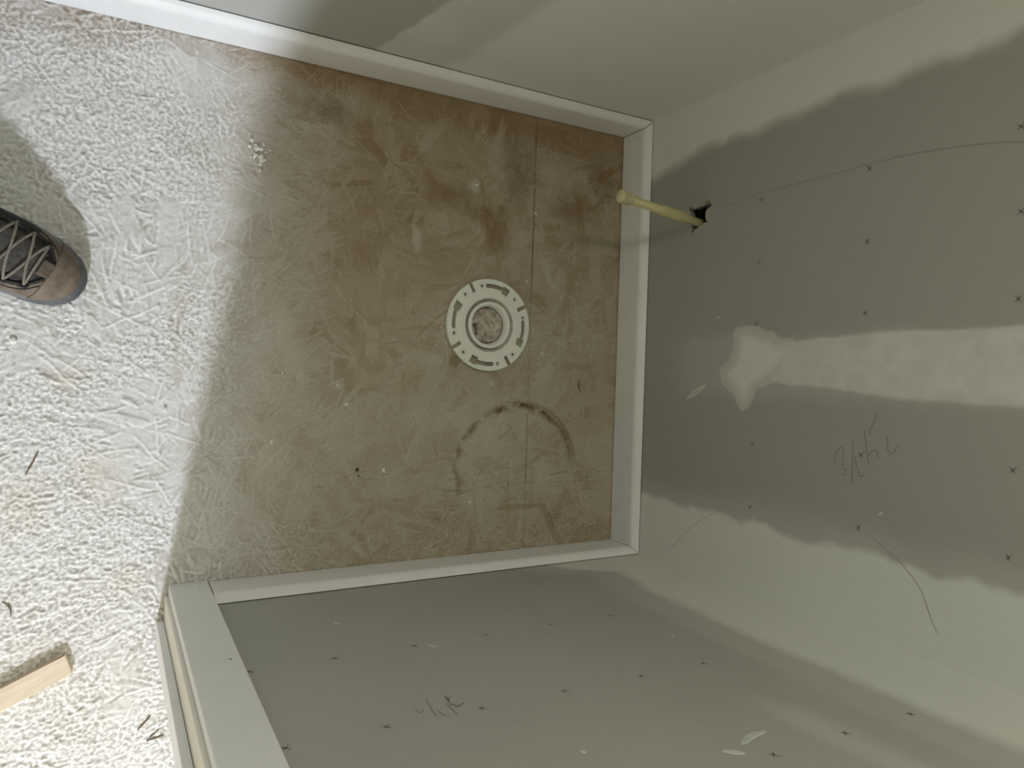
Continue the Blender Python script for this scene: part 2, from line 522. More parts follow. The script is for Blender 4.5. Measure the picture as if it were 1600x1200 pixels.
def sheet(name, parent, us, zs, to_xyz, maskf, seed, flip=False, hole=None):
    U, Z = np.meshgrid(us, zs)
    mask = maskf(U, Z)
    C = wall_color(mask, U, Z, seed).reshape(-1, 3)
    P = np.stack(to_xyz(U, Z), -1).reshape(-1, 3)
    nu, nz = len(us), len(zs)
    idx = np.arange(nu * nz).reshape(nz, nu)
    q = np.stack([idx[:-1, :-1], idx[:-1, 1:], idx[1:, 1:], idx[1:, :-1]], -1).reshape(-1, 4)
    extra = []
    if hole:
        u0, u1, z0, z1, poly, depth = hole
        a0, a1 = np.argmin(abs(us - u0)), np.argmin(abs(us - u1))
        b0, b1 = np.argmin(abs(zs - z0)), np.argmin(abs(zs - z1))
        cu = (U[:-1, :-1] + U[1:, 1:]).reshape(-1) / 2; cz = (Z[:-1, :-1] + Z[1:, 1:]).reshape(-1) / 2
        q = q[~((cu > us[a0]) & (cu < us[a1]) & (cz > zs[b0]) & (cz < zs[b1]))]
        rim = [idx[b0, a] for a in range(a0, a1)] + [idx[b, a1] for b in range(b0, b1)] + \
              [idx[b1, a] for a in range(a1, a0, -1)] + [idx[b, a0] for b in range(b1, b0, -1)]
        pc = np.array(poly); c0 = pc.mean(0)
        pa = np.unwrap(np.arctan2(pc[:, 1] - c0[1], pc[:, 0] - c0[0]))
        # walk round the ragged outline with as many points as the rim has
        seg = np.vstack([pc, pc[:1]]); dl = np.r_[0, np.cumsum(np.hypot(*np.diff(seg, axis=0).T))]
        if pa[-1] < pa[0]:
            seg = seg[::-1]; dl = dl[-1] - dl[::-1]
        n = len(rim); tts = np.linspace(0, dl[-1], n, endpoint=False)
        ring = np.stack([np.interp(tts, dl, seg[:, 0]), np.interp(tts, dl, seg[:, 1])], 1)
        rimuv = np.stack([U.reshape(-1)[rim], Z.reshape(-1)[rim]], 1)
        best = min(range(n), key=lambda s: np.sum((np.roll(ring, -s, 0) - rimuv) ** 2))
        ring = np.roll(ring, -best, 0)
        r1 = np.stack(to_xyz(ring[:, 0], ring[:, 1]), -1)
        r2 = r1 + np.array(depth)
        base = len(P)
        P = np.vstack([P, r1, r2])
        C = np.vstack([C, np.repeat(PAPER[None] * 1.1, n, 0), np.repeat(PAPER[None] * .5, n, 0)])
        for k in range(n):
            k2 = (k + 1) % n
            extra += [(rim[k], rim[k2], base + k2, base + k), (base + k, base + k2, base + n + k2, base + n + k)]
    faces = q.tolist() + [tuple(int(a) for a in e) for e in extra]
    if flip:
        faces = [f[::-1] for f in faces]
    o = mesh_obj(name, P, faces, M_WALL, parent, smooth=False)
    set_pigment(o.data, C)
    return o

def zsteps(f1, fine, coarse):
    return np.r_[np.arange(0, f1, fine), np.arange(f1, CEIL - .001, coarse), CEIL]

# back wall
def mask_back(y, z):
    wob = fbm_at(y, z, .05, 4, 101); w2 = fbm_at(y, z, .020, 2, 107); st = fbm_at(y, z, .18, 4, 113)
    e = .020 * (wob - .5) + .008 * (w2 - .5)
    m_ = np.zeros_like(y)
    edge = np.interp(z, [0, .085, .23, .5, .78, 2.4], [.752, .757, .785, .790, .789, .79])
    m_ = np.maximum(m_, .98 * sstep(-.006, .024, y - edge + e))
    edge = np.interp(z, [0, .088, .18, .30, .55, .8, 2.4], [.118, .118, .116, .119, .113, .110, .11])
    m_ = np.maximum(m_, .92 * sstep(.004, -.016, y - edge + e))
    m_ = np.maximum(m_, .22 * sstep(.045, -.01, y - edge - .02 * (st - .2) + e))
    # taped vertical joint up the middle
    up = np.interp(z, [0, .31, .45, .62, .8, 2.4], [.405, .418, .424, .432, .434, .44])
    lo = np.interp(z, [0, .31, .40, .52, .64, .8, 2.4], [.36, .362, .357, .348, .336, .334, .33])
    j = sstep(.004, -.004, y - up + e * .35) * sstep(-.006, .004, y - lo + e * .35)
    j *= sstep(.325, .345, z + .02 * (w2 - .5)) * (.46 + .40 * st + .30 * (w2 - .5))
    m_ = np.maximum(m_, .95 * np.clip(j, 0, .95))
    PP = [(.4515, .3270), (.4525, .3456), (.4520, .3656), (.4440, .3904), (.4410, .4104), (.430, .425), (.428, .455), (.40, .462), (.3528, .4170), (.3394, .3815), (.322, .372), (.3050, .3617),
          (.3021, .3481), (.315, .335), (.3330, .3241), (.3390, .310), (.3452, .2974), (.3600, .291), (.3759, .2899), (.3935, .3126), (.4193, .3229), (.436, .319)]
    ins = np.zeros(y.shape, bool); dist = np.full(y.shape, 9.0)
    yy, zz = y + .006 * (w2 - .5), z + .006 * (wob - .5)
    for (a0, b0), (a1, b1) in zip(PP, PP[1:] + PP[:1]):
        c = (b0 > zz) != (b1 > zz)
        ins ^= c & (yy < (a1 - a0) * (zz - b0) / (b1 - b0 + 1e-9) + a0)
        dx, dy = a1 - a0, b1 - b0
        t = np.clip(((yy - a0) * dx + (zz - b0) * dy) / (dx * dx + dy * dy), 0, 1)
        dist = np.minimum(dist, np.hypot(yy - a0 - t * dx, zz - b0 - t * dy))
    sd = np.where(ins, dist, -dist)
    m_ = np.maximum(m_, sstep(-.0015, .0025, sd) * (.50 + .45 * sstep(.008, .03, sd + .01 * (wob - .5))))
    soft = sstep(.445, .42, y + e) * sstep(.315, .345, y + e) * sstep(.13, .24, z) * .17
    m_ = np.maximum(m_, soft)
    return np.clip(m_, 0, 1)
us = np.r_[np.arange(WR - .01, .28, .004), np.arange(.282, .47, .002), np.arange(.472, .60, .004), np.arange(.602, .724, .004), np.arange(.728, WL + .0105, .004)]
wb = wall_box('wall_back', WX, WX + .115, WR - .12, WL + .12, 0, CEIL, ('-x',))
HOLE = [(.684, .196), (.6865, .204), (.6835, .2115), (.685, .222), (.6858, .238), (.6885, .2425), (.686, .254), (.6805, .2545), (.678, .2445), (.668, .240),
        (.656, .2425), (.6515, .2495), (.6525, .2376), (.6457, .2215), (.6440, .2125), (.6425, .2045), (.648, .206), (.655, .2035), (.664, .199), (.675, .2005)]
sheet('drywall', wb, us, np.r_[np.arange(0, .27, .004), np.arange(.27, .47, .002), np.arange(.47, .98, .004), np.arange(.98, CEIL - .001, .05), CEIL], lambda u, z: (np.full_like(u, WX), u, z), mask_back, 201, flip=True,
      hole=(.634, .698, .184, .264, HOLE, (.0127, 0, 0)))
# left wall (the long one)
def mask_left(x, z):
    wob = fbm_at(x, z, .05, 4, 131); w2 = fbm_at(x, z, .014, 3, 137); st = fbm_at(x, z, .14, 4, 139)
    e = .018 * (wob - .5) + .010 * (w2 - .5)
    m_ = 1.0 * sstep(-.515, -.42, x + e * .6 - .10 * (z - .09))
    edge = np.interp(z, [0, .09, .3, 2.4], [-.590, -.584, -.545, -.54])
    m_ = np.maximum(m_, (.62 + .35 * (st - .5)) * sstep(-.004, .006, x - edge + e * .8))
    m_ = np.maximum(m_, .10 + .12 * (st - .4))
    return np.clip(m_, 0, 1)
wl = wall_box('wall_left', -3.0, WX, WL, WL + .115, 0, CEIL, ('-y', '+x'))
sheet('drywall', wl, np.r_[np.arange(-3.0, -1.2, .06), np.arange(-1.2, WX - .003, .005), WX], zsteps(.85, .006, .06),
      lambda u, z: (u, np.full_like(u, WL), z), mask_left, 231, flip=False)
# right wall with the door opening
def mask_right(x, z):
    wob = fbm_at(x, z, .06, 4, 151); w2 = fbm_at(x, z, .014, 3, 157); st = fbm_at(x, z, .16, 4, 163)
    e = .020 * (wob - .5) + .006 * (w2 - .5)
    edge = np.interp(z, [0, .10, .13, .17, .30, .45, .9, 2.4], [-.23, -.22, -.195, -.135, -.150, -.162, -.158, -.158])
    m_ = .88 * sstep(-.012, .045, x - edge + e)
    m_ = np.maximum(m_, .25 * sstep(-.05, .01, x - edge + .03 + e))
    # feathered fillet of compound further out
    b = np.exp(-((x + .29 - .10 * (z - .72) + e) / .030) ** 2) * sstep(.62, .74, z) * .30
    m_ = np.maximum(m_, b)
    m_ = np.maximum(m_, .09 + .10 * (st - .5))
    return np.clip(m_, 0, 1)
wr = structure(bm_obj('wall_right', box_bm(-3.0, JX - .80, WR - .115, WR, 0, CEIL,
                                           bm=box_bm(JX - .80, -.86, WR - .115, WR, 2.06, CEIL, bm=box_bm(-.8605, WX, WR - .115, WR - .001, 0, CEIL))), M_CEIL))
sheet('drywall', wr, np.r_[np.arange(-.8605, WX - .002, .005), WX], zsteps(.98, .005, .06),
      lambda u, z: (u, np.full_like(u, WR), z), mask_right, 261, flip=True)
wf = structure(bm_obj('wall_front', box_bm(-2.32, -2.2, WR, WL, 0, CEIL), M_CEIL))
ceiling = structure(bm_obj('ceiling', box_bm(-3.0, WX + .115, -3.8, WL + .115, CEIL, CEIL + .03), M_CEIL))

# ------------------------------------------------------------------ marks on the walls
def ribbon(strokes, width, place, taper=True):
    """flat pencil strokes lying on a wall; place(u, z, lift) -> xyz"""
    v, f = [], []
    for s in strokes:
        p = [Vector(q) for q in s]
        out = []
        for k in range(len(p) - 1):             # Catmull-Rom
            a, b, c, d = p[max(k - 1, 0)], p[k], p[k + 1], p[min(k + 2, len(p) - 1)]
            for t in (0, .2, .4, .6, .8):
                out.append(.5 * ((2 * b) + (c - a) * t + (2 * a - 5 * b + 4 * c - d) * t * t + (3 * b - a - 3 * c + d) * t ** 3))
        out.append(p[-1])
        base = len(v)
        for k, q in enumerate(out):
            d = (out[min(k + 1, len(out) - 1)] - out[max(k - 1, 0)]).normalized()
            n = Vector((-d.y, d.x)) * width / 2
            if taper and k in (0, len(out) - 1): n *= .3
            v += [place(q.x + n.x, q.y + n.y, .0004), place(q.x - n.x, q.y - n.y, .0004)]
            if k:
                i = base + 2 * k
                f.append((i - 2, i - 1, i + 1, i))
    return v, f
def on_back(u, z, l): return (WX - l, u, z)
def on_right(u, z, l): return (u, WR + l, z)
def on_left(u, z, l): return (u, WL - l, z)

WRB = [[(.2329, .5374), (.2446, .5382), (.2556, .5442), (.2574, .5506), (.2485, .5529), (.2370, .5514), (.2277, .5506), (.2251, .5571), (.2206, .5572), (.2168, .5542), (.2162, .5498)],
       [(.2716, .5683), (.2480, .5680), (.2110, .5690), (.2081, .5728)], [(.2485, .5724), (.2375, .5741), (.2279, .5782), (.2203, .5797), (.2186, .5834), (.2222, .5894)],
       [(.2887, .5847), (.2670, .5893), (.2486, .5925), (.2369, .5959)], [(.2509, .5936), (.2582, .5998), (.2599, .6056), (.2548, .6087), (.2483, .6090)],
       [(.3145, .6057), (.2964, .5982), (.2873, .5944), (.2801, .5935)], [(.2842, .6208), (.2758, .6228), (.2630, .6239), (.2580, .6275), (.2608, .6331), (.2726, .6398)]]
WRR = [[(-.6639, .5310), (-.6614, .5322), (-.6614, .5396), (-.6547, .5378)], [(-.6435, .5151), (-.6453, .5314), (-.6476, .5477), (-.6476, .5566)],
       [(-.6418, .5448), (-.6405, .5503), (-.6391, .5574), (-.6338, .5591)], [(-.6262, .5319), (-.6261, .5472), (-.6260, .5636)], [(-.6132, .5169), (-.6224, .5268)]]
WRR2 = [[(-.6198, .5138), (-.6211, .5257), (-.6224, .5338)], [(-.6236, .5383), (-.6195, .5377), (-.6185, .5441), (-.6140, .5428), (-.6078, .5397)]]
v, f = ribbon(WRB, .0012, on_back); mesh_obj('pencil_writing', v, f, M_PENCILF, wb)
v, f = ribbon(WRR, .0013, on_right); mesh_obj('pencil_writing', v, f, M_PENCILF, wr)
v, f = ribbon(WRR2, .0022, on_right); mesh_obj('pencil_writing', v, f, M_PENCIL, wr)
LINE = [(.6746, .2630), (.6762, .3103), (.6808, .3731), (.6809, .4736), (.6824, .5714), (.6814, .6365), (.6752, .7020), (.6667, .7599), (.6601, .7849), (.652, .83)]
v, f = ribbon([LINE], .0008, on_back); mesh_obj('pencil_line', v, f, M_PENCILF, wb)
HAIR = [[(.0108, .1719), (.0585, .2169), (.0919, .2609), (.1185, .3083), (.1250, .3312)],
        [(.1360, .5974), (.1175, .6320), (.0992, .6574), (.0756, .6793), (.0430, .6938), (.0238, .7041)]]
for h in HAIR:
    v, f = ribbon([h], .0009, on_back); mesh_obj('hair_scratch', v, f, M_HAIR, wb)
xm = None
def xmarks(pts, place, parent, seed):
    r = random.Random(seed)
    for (u, z) in pts:
        a = .0042
        st = [[(u - a + r.uniform(-.001, .001), z - a), (u + a, z + a * r.uniform(.8, 1.1))], [(u - a, z + a * r.uniform(.5, 1)), (u + a * r.uniform(.5, 1), z - a)]]
        v, f = ribbon(st, .0017, place)
        mesh_obj('cross_mark', v, f, M_PENCIL if r.random() < .75 else M_PENCILF, parent)
XB = [(.5633, .3743), (.4557, .3751), (.4624, .5801), (.4668, .7865), (.2456, .3749), (.1362, .3750), (.1420, .5827), (.2555, .7880), (.2507, .5823), (.6693, .3751),
      (.6761, .5778), (.5679, .5793), (.5750, .7852), (.6808, .7813), (.1465, .7877)]
XR = [(-.2768, .5720), (-.3783, .5685), (-.2717, .7761), (-.3779, .7732), (-.1630, .7801), (-.7030, .3579), (-.5964, .3603), (-.4899, .3628), (-.3827, .3652), (-.2747, .3698),
      (-.7036, .5546), (-.5949, .5603), (-.4877, .5629), (-.8048, .5525), (-.8064, .3556)]
xmarks(XB, on_back, wb, 1); xmarks(XR, on_right, wr, 2)

def smear(name, pts, place, parent, lift=.0009, seed=0):
    """a low blob of joint compound standing proud of the wall: outline plus raised centre"""
    r = random.Random(seed)
    P = [Vector(p) for p in pts]
    c = sum(P, Vector((0, 0))) / len(P)
    n = len(P)
    v = [place(p.x, p.y, .0002) for p in P] + [place(c.x + (p.x - c.x) * .82, c.y + (p.y - c.y) * .82, lift) for p in P] + [place(c.x, c.y, lift * 1.2)]
    f = []
    for k in range(n):
        k2 = (k + 1) % n
        f += [(k, k2, n + k2, n + k), (n + k, n + k2, 2 * n)]
    return mesh_obj(name, v, f, M_MUD, parent)
def capsule(p0, p1, w, bend=0, n=9):
    a, b = Vector(p0), Vector(p1); d = (b - a); t = d.normalized(); nn = Vector((-t.y, t.x))
    top, bot = [], []
    for k in range(n):
        s = k / (n - 1); wd = w / 2 * (math.sin(math.pi * min(max(s, .02), .98)) ** .4)
        c = a + d * s + nn * bend * math.sin(math.pi * s)
        top.append(tuple(c + nn * wd)); bot.append(tuple(c - nn * wd))
    return top + bot[::-1]
smear('compound_smear', capsule((.317, .207), (.345, .256), .012), on_back, wb)
smear('compound_smear', capsule((-.391, .744), (-.347, .735), .010, -.004), on_right, wr)
smear('compound_smear', capsule((-.4203, .7442), (-.4018, .7582), .008), on_right, wr)
for (u, z, l) in ((-.6670, .2327, .011), (-.5750, .3700, .014), (-.5470, .6848, .006), (-.2476, .4787, .005)):
    smear('compound_fleck', capsule((u - l / 3, z - l / 2), (u + l / 3, z + l / 2), .0028, .001, 6), on_right, wr, .0012)
for (u, z) in ((.4706, .2826), (.1687, .6162)):
    smear('compound_fleck', capsule((u - .003, z - .004), (u + .003, z + .004), .004, 0, 6), on_back, wb, .0012)

# ------------------------------------------------------------------ skirting boards and door trim
PROF = [(0, .0022), (0, .0655), (.0005, .0685), (.0018, .0717), (.0042, .0749), (.0074, .0776), (.0110, .0798), (.0139, .0811), (.0139, .0022)]
def board(name, p0, p1, inward, m0, m1):
    """skirting from p0 to p1 (floor line of its face); inward = direction to the wall; m0/m1 = mitre per unit of depth"""
    p0, p1, w = Vector(p0), Vector(p1), Vector(inward)
    d = (p1 - p0).normalized()
    n = len(PROF); v = []
    for base, mi in ((p0, m0), (p1, m1)):
        for (a, z) in PROF:
            q = base + w * a + d * (mi * a)
            v.append((q.x, q.y, z))
    f = [(k, (k + 1) % n, n + (k + 1) % n, n + k) for k in range(n)] + [tuple(range(n))[::-1], tuple(range(n, 2 * n))]
    o = structure(mesh_obj(name, v, f, M_TRIM))
    return o
def nail(parent, co, nrm, r=.0011):
    bm = bmesh.new()
    bmesh.ops.create_circle(bm, cap_ends=True, radius=r, segments=10)
    for q in bm.verts: q.co.x *= random.uniform(.85, 1.25)
    o = bm_obj('nail_hole', bm, M_GAP, parent)
    o.rotation_euler = Vector(nrm).to_track_quat('Z', 'Y').to_euler()
    o.location = Vector(co) + Vector(nrm) * .0003
    return o
g = .0011
bb = board('baseboard_back', (0, .8744 - g, 0), (0, .0009, 0), (1, 0, 0), -1, 1)
bl = board('baseboard_left', (-3.0, .8744, 0), (0 - g, .8744, 0), (0, 1, 0), 0, 1)
br = board('baseboard_right', (0, 0, 0), (-.8138, 0, 0), (0, -1, 0), -1, 0)
bo = board('baseboard_front', (-1.76, 0, 0), (-3.0, 0, 0), (0, -1, 0), 0, 0)
for q in ((0, .0075, .043), (0, .0105, .070), (0, .8634, .0185), (0, .8628, .0526), (0, .3818, .060)):
    nail(bb, (q[0] + (.0006 if q[2] > .0665 else 0), q[1], q[2]), (-1, 0, 0))
for q in ((-.678, .8744, .0205), (-.694, .8744, .050)):
    nail(bl, q, (0, -1, 0))
# door casing (flat boards with an eased edge), jamb and stops
CZ = 2.066
c1 = structure(bm_obj('trim_1', box_bm(-.8733, -.8157, WR + .0006, .0015, .0005, CZ, .0014), M_TRIM))
nail(c1, (-.8319, .0015, .0467), (0, 1, 0), .0013); nail(c1, (-.8284, .0015, .3506), (0, 1, 0), .0015)
OX = JX - .762                                   # other jamb face
c2 = structure(bm_obj('trim_2', box_bm(OX - .0628, OX - .0052, WR + .0006, .0015, .0005, CZ, .0014), M_TRIM))
c3 = structure(bm_obj('trim_3', box_bm(OX - .0628, -.8157, WR + .0006, .0015, CZ + .0005, CZ + .058, .0014), M_TRIM))
c4 = structure(bm_obj('trim_4', box_bm(-.8733, -.8157, WR - .1325, WR - .1155, .0005, CZ, .0014), M_TRIM))
c5 = structure(bm_obj('trim_5', box_bm(OX - .0628, OX - .0052, WR - .1325, WR - .1155, .0005, CZ, .0014), M_TRIM))
dr = structure(empty('door_1', ((JX + OX) / 2, -.07, 0)))
def dpart(name, b):
    bmesh.ops.translate(b, verts=b.verts, vec=-Vector(dr.location))
    return bm_obj(name, b, M_JAMB if 'jamb' in name else M_TRIM, dr)
dpart('jamb', box_bm(JX, JX + .0175, WR - .1152, WR + .0004, .0006, 2.05, .0012))
dpart('jamb', box_bm(OX - .0175, OX, WR - .1152, WR + .0004, .0006, 2.05, .0012))
dpart('head_jamb', box_bm(OX, JX, WR - .1152, WR + .0004, 2.032, 2.05, .0012))
dpart('door_stop', box_bm(JX - .0111, JX - .0004, WR - .0775, -.0553, .0006, 2.031, .0012))
dpart('door_stop', box_bm(OX + .0004, OX + .0111, WR - .0775, -.0553, .0006, 2.031, .0012))
dpart('door_stop', box_bm(OX + .0115, JX - .0115, WR - .0775, -.0553, 2.0205, 2.0315, .0012))

# ------------------------------------------------------------------ closet flange
fl = empty('toilet_flange', (FLX, FLY, 0))
tag(fl, 'round white plastic toilet flange with slotted rim lying on the dusty subfloor', 'flange')
def pol(r, a): return (r * math.cos(math.radians(a)), r * math.sin(math.radians(a)))
RO = .0889
cu = bpy.data.curves.new('ring', 'CURVE'); cu.dimensions = '2D'; cu.fill_mode = 'BOTH'
cu.extrude = .0036; cu.bevel_depth = .0007; cu.bevel_resolution = 2
def spline(pts):
    s = cu.splines.new('POLY'); s.points.add(len(pts) - 1)
    for p, q in zip(s.points, pts): p.co = (q[0], q[1], 0, 1)
    s.use_cyclic_u = True
NOT = (28, 119, 211.5, 302)
outer = []; a = 0.0
hw = math.degrees(.0044 / RO)
notch_done = set()
while a < 360:
    hit = [t for t in NOT if abs(a - t) < hw]
    if hit:
        t = hit[0]
        if t not in notch_done:
            notch_done.add(t)
            c = Vector(pol(1, t)); n = Vector((-c.y, c.x))
            outer += [tuple(c * RO * .999 - n * .0044)]
            outer += [tuple(c * .0705 - n * .0044), tuple(c * .0693 - n * .0032), tuple(c * .0693 + n * .0032), tuple(c * .0705 + n * .0044)]
            outer += [tuple(c * RO * .999 + n * .0044)]
    else:
        outer.append(pol(RO, a))
    a += 1.0
spline(outer)
RI = .0525
spline([pol(RI, -k * 3) for k in range(120)])
for b in (0, 90.5, 182, 272.5):                  # closet-bolt slots with a wide keyhole end
    A0, A1, Aw = 93.5 + b, 57 + b, 70 + b
    rm, nw, ww = .0762, .0048, .0092
    pts = []
    for k in range(9): t = A0 + 1.2 + (Aw - A0 - 1.2) * k / 8; pts.append(pol(rm + nw, t))
    for k in range(6): t = Aw + (A1 - Aw) * k / 5; pts.append(pol(rm + ww * .85, t))
    for k in range(6): t = A1 + (Aw - A1) * k / 5; pts.append(pol(rm - ww, t))
    for k in range(9): t = Aw + (A0 + 1.2 - Aw) * k / 8; pts.append(pol(rm - nw, t))
    ct = pol(rm, A0 + 1.2)
    for k in range(1, 6): th = A0 + 180 - k * 30; pts.append((ct[0] + nw * math.cos(math.radians(th)), ct[1] + nw * math.sin(math.radians(th))))
    spline(pts)
HOLES = (13.9, 44.8, 104, 134, 194.5, 225.5, 285.5, 314.5)
for t in HOLES:
    c = pol(.0772, t)
    spline([(c[0] + .0034 * math.cos(-k * .449), c[1] + .0034 * math.sin(-k * .449)) for k in range(14)])
tmp = bpy.data.objects.new('tmp', cu); COL.objects.link(tmp)
dg = bpy.context.evaluated_depsgraph_get(); dg.update()
me = bpy.data.meshes.new_from_object(tmp.evaluated_get(dg))
bpy.data.objects.remove(tmp)
me.name = 'mounting_ring'; me.materials.clear(); me.materials.append(M_PVC)
ro = bpy.data.objects.new('mounting_ring', me); COL.objects.link(ro); ro.parent = fl; ro.location = (0, 0, .0062)

def lathe(name, prof, mat, parent, seg=72, smooth=True, closed=True):
    v, f = [], []
    n = len(prof)
    for k in range(seg):
        a = 2 * math.pi * k / seg
        for (r, z) in prof: v.append((r * math.cos(a), r * math.sin(a), z))
    for k in range(seg):
        k2 = (k + 1) % seg
        for j in range(n if closed else n - 1):
            j2 = (j + 1) % n
            f.append((k * n + j, k2 * n + j, k2 * n + j2, k * n + j2))
    o = mesh_obj(name, v, f, mat, parent, smooth=smooth)
    return o
# raised bead round the opening, groove, inner pipe lip
lathe('groove_ring', [(.0535, .0100), (.0528, .0107), (.0518, .0106), (.0510, .0098), (.0500, .0030), (.0450, .0026), (.0450, .0012), (.0535, .0012)], M_PVCDARK, fl)
lathe('pipe_lip', [(.0456, .0014), (.0454, .0122), (.0446, .0130), (.0412, .0132), (.0398, .0128), (.0388, .0116), (.0358, -.0030), (.0349, -.0085), (.0375, -.0085), (.0430, .0012)], M_PVC, fl)
for t in HOLES:                                   # countersink rims
    c = pol(.0772, t)
    o = lathe('countersink', [(.0052, .0105), (.0049, .01075), (.0034, .0098), (.0024, .0060), (.0030, .0060), (.0040, .0098)], M_PVCDARK, fl, 18)
    o.location = (c[0], c[1], 0)
# knock-out disc covered with rubble
bm = bmesh.new()
bmesh.ops.create_grid(bm, x_segments=44, y_segments=44, size=.0347)
for q in list(bm.verts):
    r = q.co.xy.length
    if r > .0347: bm.verts.remove(q)
from mathutils import noise as mn
for q in bm.verts:
    p = q.co * 60
    h = mn.noise(p) * .0022 + mn.noise(p * 3 + Vector((4, 1, 2))) * .0012 + abs(mn.noise(p * 1.5 + Vector((9, 0, 3)))) * .002
    slab = 1 if (q.co.x + .6 * q.co.y) > -.012 else 0
    q.co.z = -.0018 + h + .0012 * slab
    if abs(q.co.x + .024 + .25 * (q.co.y + .008)) < .0022 and -.020 < q.co.y < .002: q.co.z -= .008
    if abs(q.co.y - .001 - .3 * (q.co.x + .02)) < .0012 and q.co.x < -.017: q.co.z -= .004
M_RUB = simple_mat('rubble', (.30, .235, .19), (.62, .58, .52), 70, 0.9, 0.4, None, 0.001, 260, 0.1, .35, .62)
bm_obj('knockout_disc', bm, M_RUB, fl)
for k in range(9):
    bm = bmesh.new(); bmesh.ops.create_icosphere(bm, subdivisions=1, radius=1)
    sx, sy, sz = random.uniform(.001, .0025), random.uniform(.002, .006), random.uniform(.0006, .0014)
    for q in bm.verts: q.co = Vector((q.co.x * sx, q.co.y * sy, q.co.z * sz)) * random.uniform(.8, 1.2)
    o = bm_obj('rubble_chip', bm, M_CRUMB if k % 3 == 0 else M_RUB, fl)
    rr_, aa_ = random.uniform(.004, .028), random.uniform(0, 360)
    o.location = (*pol(rr_, aa_), -.0002); o.rotation_euler = (0, 0, random.uniform(0, 3.1))

# ------------------------------------------------------------------ capped supply stub coming out of the wall
stub = empty('water_supply_stub', (WX, .655, .2235))
tag(stub, 'cream plastic water pipe with a capped end sticking out of a ragged drywall hole', 'pipe')
A = Vector((.0, 0, 0)); B = Vector((-.188 - WX, .6722 - .655, .2425 - .2235))
ax = (B - A).normalized(); Lp = (B - A).length
qt = ax.to_track_quat('Z', 'Y')
def axial(name, prof, mat, s0, seg=32):
    o = lathe(name, prof, mat, stub, seg)
    o.rotation_euler = qt.to_euler(); o.location = ax * s0
    return o
axial('pipe', [(.0, -.06), (.0079, -.06), (.0079, Lp - .008), (.0, Lp - .008)], M_CPVC, 0)
axial('coupling', [(.0078, 0), (.0096, .0002), (.0102, .0012), (.0102, .056), (.0098, .0575), (.0078, .0580)], M_CPVC, .042)
axial('end_cap', [(.0078, -.0245), (.0102, -.0243), (.0110, -.0235), (.0110, -.0045), (.0114, -.0038), (.0114, -.0012), (.0106, -.0001), (.0, .0002), (.0, -.006), (.0078, -.006)], M_CPVCCAP, Lp)
# torn paper round the hole belongs to the wall
for (pts, l) in ((((.684, .196), (.690, .199), (.6885, .2045), (.6835, .2115)), .003), (((.6858, .238), (.6905, .243), (.6915, .2525), (.686, .254)), .004), (((.6425, .2045), (.637, .2085), (.6385, .2135), (.6445, .2125)), .003)):
    v = [on_back(p[0], p[1], .0004 if k in (0, 3) else l) for k, p in enumerate(pts)] + [on_back(p[0], p[1], .0001 if k in (0, 3) else l - .0005) for k, p in enumerate(pts)]
    mesh_obj('torn_paper', v, [(0, 1, 2, 3), (7, 6, 5, 4), (0, 4, 5, 1), (1, 5, 6, 2), (2, 6, 7, 3), (3, 7, 4, 0)], M_PENCIL, wb)

# ------------------------------------------------------------------ hiking shoe
TOE = Vector((-1.0005, .4585, 0)); ANG = math.radians(-27)
shoe = empty('hiking_shoe', TOE, ANG)
tag(shoe, 'worn grey brown laced hiking shoe with rubber toe at the left edge of the photo', 'shoe')
M_RUBBER = simple_mat('dusty_rubber', (.05, .053, .057), (.13, .135, .14), 60, 0.6, 0.25, None, 0.0006, 200, 0.4)
M_MIDSOLE = simple_mat('grey_midsole', (.11, .11, .112), (.21, .21, .21), 70, 0.75, 0.2, None, 0.0005, 220)
M_LEATHER = simple_mat('taupe_nubuck', (.095, .073, .053), (.195, .152, .110), 45, 0.6, 0.3, None, 0.0006, 260, 0.3)
M_MESHF = simple_mat('dark_mesh', (.025, .024, .022), (.060, .056, .050), 250, 0.85, 0.6, None, 0.0008, 700, 0.2)
M_TONGUE = simple_mat('tongue_fabric', (.04, .038, .034), (.085, .078, .068), 160, 0.85, 0.5, None, 0.0008, 500, 0.2)
M_BLACK = simple_mat('black_webbing', (.012, .012, .012), (.03, .028, .026), 200, 0.7, 0.4, None, 0.0005, 500)
M_TAB = simple_mat('brown_tab', (.07, .05, .035), (.13, .10, .075), 80, 0.6, 0.3, None, 0.0005, 300)
M_LACE = simple_mat('grey_lace', (.13, .118, .095), (.25, .225, .185), 400, 0.8, 0.5, None, 0.0005, 900)
M_TROUSER = simple_mat('dark_trousers', (.03, .03, .035), (.06, .06, .065), 120, 0.9, 0.4, None, 0.001, 400)
L = .295
def half_w(s, side):                # half width at distance s behind the toe tip; side +1 left of travel, -1 right
    t = s / L
    w = np.interp(t, [0, .012, .04, .08, .14, .22, .32, .42, .55, .70, .82, .92, .97, 1.0],
                  [.002, .0165, .0285, .0375, .0445, .0495, .0520, .0500, .0430, .0385, .0385, .0350, .025, .002])
    if side < 0: w *= np.interp(t, [0, .15, .3, .5, 1], [1.0, 1.02, 1.03, .95, 1.0])
    return float(w)
def top_h(s):
    t = s / L
    return float(np.interp(t, [0, .01, .03, .06, .10, .16, .24, .34, .45, .55, .65, .8, .93, 1.0], [.028, .036, .042, .0465, .0505, .0555, .063, .074, .087, .097, .100, .092, .088, .06]))
Z0 = .022
